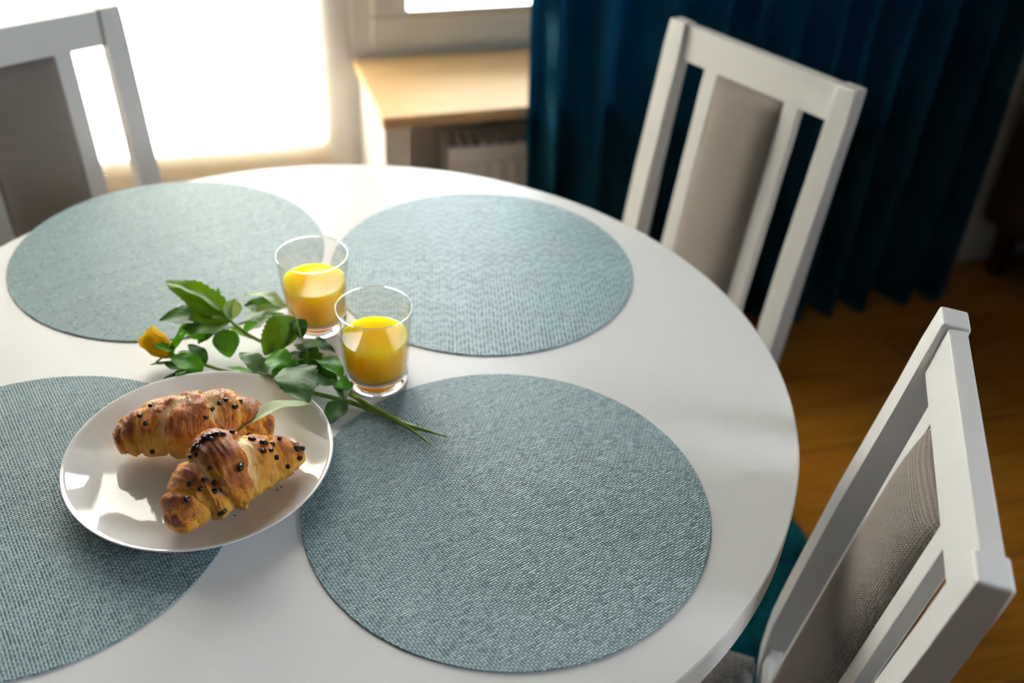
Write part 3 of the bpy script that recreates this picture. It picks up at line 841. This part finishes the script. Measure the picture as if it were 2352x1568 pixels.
# ------------------------------------------------------------------ roses
def leaf(root, base, tip, width, kind='D', roll=0.0, bend=.12, fold_=.25, serr=.05, name='leaf', nose=.9):
    """ovate serrated blade from base to tip; width in metres"""
    org = root.matrix_world.translation if False else Vector(root.location)
    b, t_ = Vector(base)-org, Vector(tip)-org
    d = t_-b; Ln = d.length; d.normalize()
    side = d.cross(Vector((0, 0, 1))).normalized(); upv = side.cross(d).normalized()
    if upv.z < 0: upv, side = -upv, -side
    rot = Matrix.Rotation(roll, 3, d); side = rot @ side; upv = rot @ upv
    nl, nw = 22, 8
    bm = bmesh.new(); uv = bm.loops.layers.uv.new('UVMap'); rows = []
    ph = rnd.random()*6
    for i in range(nl+1):
        f = i/nl
        w = width*.5*(math.sin(PI*f**.82)**.72)*(1-.12*f)*1.12 if 0 < f < 1 else .0003
        w = max(w, .0003)
        row = []
        for j in range(nw+1):
            g = 2*j/nw-1
            ww = w*g
            if abs(g) == 1 and 0 < i < nl: ww *= 1+serr*(1 if i % 2 else -1)
            x = f*Ln
            z = bend*Ln*math.sin(PI*f)*.6 + fold_*abs(ww) + .04*width*math.sin(f*14+g*3+ph)*abs(g) + .03*width*math.sin(f*6+ph)
            row.append(bm.verts.new(b + d*x + side*ww + upv*z))
        rows.append(row)
    for i in range(nl):
        for j in range(nw):
            fc = bm.faces.new((rows[i][j], rows[i][j+1], rows[i+1][j+1], rows[i+1][j]))
            for lp, (q, r_) in zip(fc.loops, ((i, j), (i, j+1), (i+1, j+1), (i+1, j))): lp[uv].uv = (r_/nw, q/nl)
    zmin = TZ+.0022-org.z
    for v in bm.verts:
        wx, wy = v.co.x+org.x, v.co.y+org.y
        zm = zmin
        rp_ = math.hypot(wx-PC[0], wy-PC[1])
        if rp_ < .126: zm = PZ + .0225 - org.z
        if v.co.z < zm: v.co.z = zm + (v.co.z-zm)*.02
    me = bpy.data.meshes.new(name); bm.to_mesh(me); bm.free(); me.materials.append(LEAF[kind])
    for p in me.polygons: p.use_smooth = True
    o = bpy.data.objects.new(name, me); col.objects.link(o); o.parent = root
    return o
def stem(root, pts, rads, name='stem', k=6):
    org = Vector(root.location); sp = spline(pts, k); n = len(sp)
    rr = [rads[0] + (rads[1]-rads[0])*i/(n-1) for i in range(n)]
    rr = [r*(1+.10*noise.noise(Vector((i*.6, 0, 0)))) for i, r in enumerate(rr)]
    return link(name, tube([p-org for p in sp], rr, 10), M_STEM, root, smooth=True)
def thorn(root, p, d):
    org = Vector(root.location); p = Vector(p)-org; d = Vector(d).normalized()
    link('thorn', tube([p, p+d*.002, p+d*.0045], [.0012, .0007, .0001], 6), M_STEM, root, smooth=True)

r1 = empty('rose', (-0.2631, 0.8360, 0.7540), 0, 'yellow rose with its bud at the left and its stem passing behind the plate', 'rose')
r2 = empty('rose', (-0.2540, 0.8815, 0.7600), 0, 'bloomless leafy rose branch lying across the yellow rose towards the farther tumbler', 'rose')
stem(r1, [(-0.3569, 0.8499, 0.7660), (-0.3288, 0.8428, 0.7640), (-0.3001, 0.8373, 0.7600), (-0.2614, 0.8304, 0.7580), (-0.2311, 0.8179, 0.7590), (-0.2034, 0.8090, 0.7600), (-0.1742, 0.8033, 0.7580), (-0.1496, 0.7954, 0.7570), (-0.1050, 0.7731, 0.7560), (-0.0908, 0.7681, 0.7555)], (.0017, .0030), k=8)
stem(r1, [(-0.0941, 0.7699, 0.7555), (-0.0783, 0.7651, 0.7550), (-0.0598, 0.7589, 0.7543)], (.0026, .0006), 'stem_tip')
stem(r2, [(-0.3303, 0.9122, 0.7870), (-0.3096, 0.8987, 0.7820), (-0.2866, 0.8831, 0.7760), (-0.2660, 0.8757, 0.7700), (-0.2370, 0.8606, 0.7680), (-0.2056, 0.8410, 0.7670), (-0.1858, 0.8235, 0.7660), (-0.1671, 0.8087, 0.7640), (-0.1425, 0.7933, 0.7610), (-0.1148, 0.7779, 0.7575), (-0.1030, 0.7713, 0.7565)], (.0016, .0029), k=8)
stem(r2, [(-0.1048, 0.7720, 0.7563), (-0.0895, 0.7602, 0.7550), (-0.0742, 0.7459, 0.7545)], (.0024, .0005), 'stem_tip')
stem(r2, [(-0.2413, 0.8985, 0.8000), (-0.2335, 0.8872, 0.7980), (-0.2223, 0.8622, 0.7880), (-0.2090, 0.8441, 0.7760), (-0.2023, 0.8370, 0.7680)], (.0007, .0011), 'leaf_stalk')
stem(r1, [(-0.2406, 0.8201, 0.7600), (-0.2296, 0.8279, 0.7800), (-0.2258, 0.8294, 0.7860)], (.0011, .0007), 'leaf_stalk')
stem(r1, [(-0.2045, 0.8057, 0.7620), (-0.1940, 0.7609, 0.7870), (-0.1979, 0.7536, 0.7900)], (.0009, .0006), 'leaf_stalk')
LF = [
 # root, base, tip, width, kind, roll, bend, fold
 (r2, (-0.3092, 0.8973, 0.7830), (-0.3847, 0.9280, 0.8080), .034, 'O', -.15, .10, .35),
 (r2, (-0.3194, 0.9011, 0.7930), (-0.3800, 0.9197, 0.8120), .020, 'L', .5, .12, .10),  # pale blade laid over the folded leaf, painting the sheen on its upper half
 (r2, (-0.3179, 0.9011, 0.7780), (-0.3864, 0.8973, 0.7790), .036, 'D', -.1, .15, .25),
 (r2, (-0.3081, 0.8933, 0.7830), (-0.3613, 0.8783, 0.7750), .034, 'O', -.25, .22, .20),
 (r2, (-0.3262, 0.9090, 0.7860), (-0.3295, 0.9353, 0.8000), .0075, 'B', .2, .05, .2),
 (r2, (-0.3075, 0.8969, 0.7840), (-0.3069, 0.9209, 0.7960), .019, 'L', .2, .10, .45),
 (r2, (-0.3059, 0.8977, 0.7830), (-0.3071, 0.9202, 0.7970), .009, 'B', -.9, .10, .45),
 (r2, (-0.3149, 0.8886, 0.7760), (-0.3045, 0.8675, 0.7540), .027, 'D', .0, .18, .25),
 (r2, (-0.3108, 0.8987, 0.7720), (-0.2880, 0.8989, 0.7580), .008, 'O', .1, .05, .2),
 (r2, (-0.2506, 0.9068, 0.7960), (-0.3000, 0.9262, 0.7970), .024, 'L', .35, .20, .25),
 (r2, (-0.2589, 0.9165, 0.7900), (-0.3000, 0.9250, 0.7850), .020, 'D', -.4, .10, .2),
 (r2, (-0.2445, 0.9076, 0.7970), (-0.2920, 0.8979, 0.7890), .019, 'L', .1, .12, .15),
 (r2, (-0.2490, 0.9039, 0.7900), (-0.2862, 0.9055, 0.7800), .008, 'B', .1, .12, .15),
 (r2, (-0.2627, 0.9120, 0.7800), (-0.2918, 0.9062, 0.7650), .023, 'G', .0, .12, .2),
 (r2, (-0.2368, 0.8894, 0.7980), (-0.2624, 0.8529, 0.7720), .034, 'O', -.25, .14, .12),
 (r2, (-0.2343, 0.8888, 0.7980), (-0.2419, 0.8557, 0.7800), .020, 'O', -.5, .16, .35),
 (r2, (-0.2327, 0.8871, 0.7970), (-0.2233, 0.8665, 0.7860), .018, 'D', .1, .10, .35),
 (r2, (-0.2214, 0.8572, 0.7860), (-0.1857, 0.8539, 0.7800), .021, 'D', -.15, .20, .15),
 (r2, (-0.2132, 0.8534, 0.7750), (-0.2324, 0.8671, 0.7780), .014, 'D', .2, .15, .2),
 (r2, (-0.2196, 0.8591, 0.7790), (-0.2075, 0.8464, 0.7720), .022, 'D', .2, .05, .2),
 (r2, (-0.2099, 0.8484, 0.7750), (-0.1728, 0.8212, 0.7720), .029, 'B', -.35, .22, .10),
 (r2, (-0.2072, 0.8445, 0.7700), (-0.1786, 0.8208, 0.7650), .020, 'D', .45, .15, .10),
 (r2, (-0.2087, 0.8479, 0.7720), (-0.2423, 0.8540, 0.7720), .017, 'G', .1, .12, .2),
 (r2, (-0.2061, 0.8429, 0.7690), (-0.2278, 0.8286, 0.7600), .030, 'D', .0, .14, .2),
 (r1, (-0.2257, 0.8205, 0.7860), (-0.2559, 0.8360, 0.7800), .025, 'B', -.25, .22, .2),
 (r1, (-0.2277, 0.8196, 0.7820), (-0.2401, 0.8087, 0.7680), .022, 'B', -.2, .15, .3),
 (r1, (-0.2321, 0.8227, 0.7850), (-0.2154, 0.8163, 0.7820), .014, 'B', .2, .15, .3),
 (r1, (-0.2247, 0.8165, 0.7880), (-0.1960, 0.7571, 0.7900), .040, 'D', .1, .10, .16),
 (r2, (-0.1822, 0.8138, 0.7680), (-0.2145, 0.8146, 0.7720), .020, 'G', .25, .14, .12),
 (r2, (-0.1769, 0.8172, 0.7680), (-0.1657, 0.7888, 0.7700), .016, 'D', -.2, .10, .3),
 (r2, (-0.1715, 0.7998, 0.7640), (-0.1702, 0.8182, 0.7780), .016, 'B', .4, .12, .3),
 (r1, (-0.1695, 0.7978, 0.7600), (-0.1800, 0.7690, 0.7535), .023, 'D', .0, .10, .2),
 (r1, (-0.1928, 0.7543, 0.7920), (-0.2510, 0.7003, 0.7970), .021, 'L', .25, .18, .25),
 (r1, (-0.2549, 0.8285, 0.7640), (-0.2879, 0.8489, 0.7750), .023, 'G', .1, .15, .25),
 (r1, (-0.2678, 0.8295, 0.7600), (-0.2501, 0.8447, 0.7750), .018, 'G', .3, .15, .3),
 (r1, (-0.2616, 0.8311, 0.7580), (-0.3013, 0.8437, 0.7600), .009, 'B', .1, .10, .2),
 (r1, (-0.2659, 0.8311, 0.7600), (-0.2298, 0.8128, 0.7620), .012, 'D', .1, .10, .2),
 (r1, (-0.3215, 0.8394, 0.7660), (-0.3449, 0.8607, 0.7750), .016, 'D', .2, .12, .3),
 (r1, (-0.3210, 0.8274, 0.7660), (-0.3587, 0.8431, 0.7710), .022, 'B', -.2, .15, .2),
 (r1, (-0.3255, 0.8253, 0.7650), (-0.3647, 0.8381, 0.7640), .020, 'D', -.1, .12, .3),
 (r1, (-0.3340, 0.8159, 0.7660), (-0.3641, 0.8228, 0.7550), .014, 'D', .1, .12, .3),
 (r1, (-0.3271, 0.8438, 0.7680), (-0.3543, 0.8525, 0.7700), .012, 'G', .2, .12, .3),
 (r2, (-0.3297, 0.8702, 0.7760), (-0.3586, 0.8829, 0.7800), .018, 'B', -.2, .12, .4),
 (r1, (-0.3564, 0.8429, 0.7620), (-0.3853, 0.8471, 0.7545), .006, 'D', .0, .05, .3),
 (r2, (-0.2925, 0.8897, 0.7750), (-0.2772, 0.8932, 0.7840), .014, 'B', .2, .1, .3),
 (r2, (-0.2000, 0.8372, 0.7680), (-0.2094, 0.8025, 0.7660), .020, 'O', -.3, .15, .2),
 (r2, (-0.2156, 0.8370, 0.7740), (-0.1978, 0.8478, 0.7820), .018, 'O', .3, .15, .2),
 (r1, (-0.2395, 0.8167, 0.7640), (-0.2260, 0.8170, 0.7750), .018, 'D', .3, .15, .2),
 (r2, (-0.2614, 0.8723, 0.7710), (-0.2380, 0.8472, 0.7780), .016, 'D', .2, .15, .2),
 (r1, (-0.2396, 0.8163, 0.7620), (-0.2095, 0.8046, 0.7700), .016, 'O', .2, .15, .2),
 (r2, (-0.3192, 0.8938, 0.7790), (-0.3380, 0.8709, 0.7680), .018, 'D', -.2, .15, .3),
]
for (rt_, a, b, w, kd, rl, bn, fo) in LF: leaf(rt_, a, b, w, kd, rl, bn, fo)
for p, d in (((-0.2795, 0.8309, 0.7610), (.2, .8, 1)), ((-0.1830, 0.8029, 0.7600), (.3, 1, .4)), ((-0.1264, 0.7824, 0.7580), (.3, .9, .8))): thorn(r1, p, d)
for p, d in (((-0.2705, 0.8759, 0.7730), (.2, .8, 1)), ((-0.1553, 0.7991, 0.7640), (.3, 1, .8))): thorn(r2, p, d)
# the bud
bud_o = Vector((-0.3589, 0.8491, 0.7670)); bud_t = Vector((-0.3875, 0.8619, 0.7810))
ax = (bud_t-bud_o).normalized(); bl = (bud_t-bud_o).length*1.10
sx_ = ax.cross(Vector((0, 0, 1))).normalized(); ux_ = sx_.cross(ax).normalized()
org1 = Vector(r1.location)
link('rosehip', tube([bud_o-org1-ax*.004, bud_o-org1-ax*.001, bud_o-org1+ax*.003], [.0020, .0036, .0046], 12), M_STEM, r1, smooth=True)
def petal(a0, span, rmax, hgt, flare, k):
    bm = bmesh.new(); nl, nw = 14, 14; rows = []
    for i in range(nl+1):
        f = i/nl; row = []
        rad = rmax*(math.sin(min(1, f*1.25+.12)*PI*.5)**.8)*(1-.22*max(0, f-.55)/.45) + flare*max(0, f-.72)**1.5*.05
        for j in range(nw+1):
            g = 2*j/nw-1
            hh = hgt*f*(1-.10*g*g*f) + .0008*math.sin(g*5+k)*f
            a = a0 + g*span*.5
            r = rad*(1 + .12*g*f) + .0006*math.sin(g*7+k*2)*f
            row.append(bm.verts.new(bud_o-org1 + ax*hh + sx_*(r*math.cos(a)) + ux_*(r*math.sin(a))))
        rows.append(row)
    for i in range(nl):
        for j in range(nw): bm.faces.new((rows[i][j], rows[i][j+1], rows[i+1][j+1], rows[i+1][j]))
    bmesh.ops.solidify(bm, geom=bm.faces[:], thickness=.0004)
    link('petal', bm, M_PETAL, r1, smooth=True)
for k in range(3): petal(k*2.1+.4, 2.7, .0075, bl*.94, 0, k)
for k in range(3): petal(k*2.1+1.3, 2.6, .0108, bl*1.0, .15, k+3)
for k, (a, h_, fl_) in enumerate(((.5, .98, 1.2), (1.9, .90, .6), (3.3, .95, 1.0), (4.8, .86, .4))): petal(a, 2.3, .0130, bl*h_, fl_*.25, k+6)
leaf(r1, bud_o+ux_*.004+ax*.002, (-0.3456, 0.8520, 0.8000), .008, 'B', .4, .02, .4, name='sepal')
leaf(r1, bud_o+ux_*.009-sx_*.000+ax*.001, (-0.3763, 0.8453, 0.7830), .0095, 'B', -.3, .05, .3, name='sepal')
leaf(r1, bud_o-sx_*.006+ax*.002, (-0.3434, 0.8610, 0.7920), .009, 'B', .2, .05, .4, name='sepal')
leaf(r1, bud_o+sx_*.007+ax*.002, (-0.3770, 0.8380, 0.7620), .007, 'O', .4, .05, .4, name='sepal')
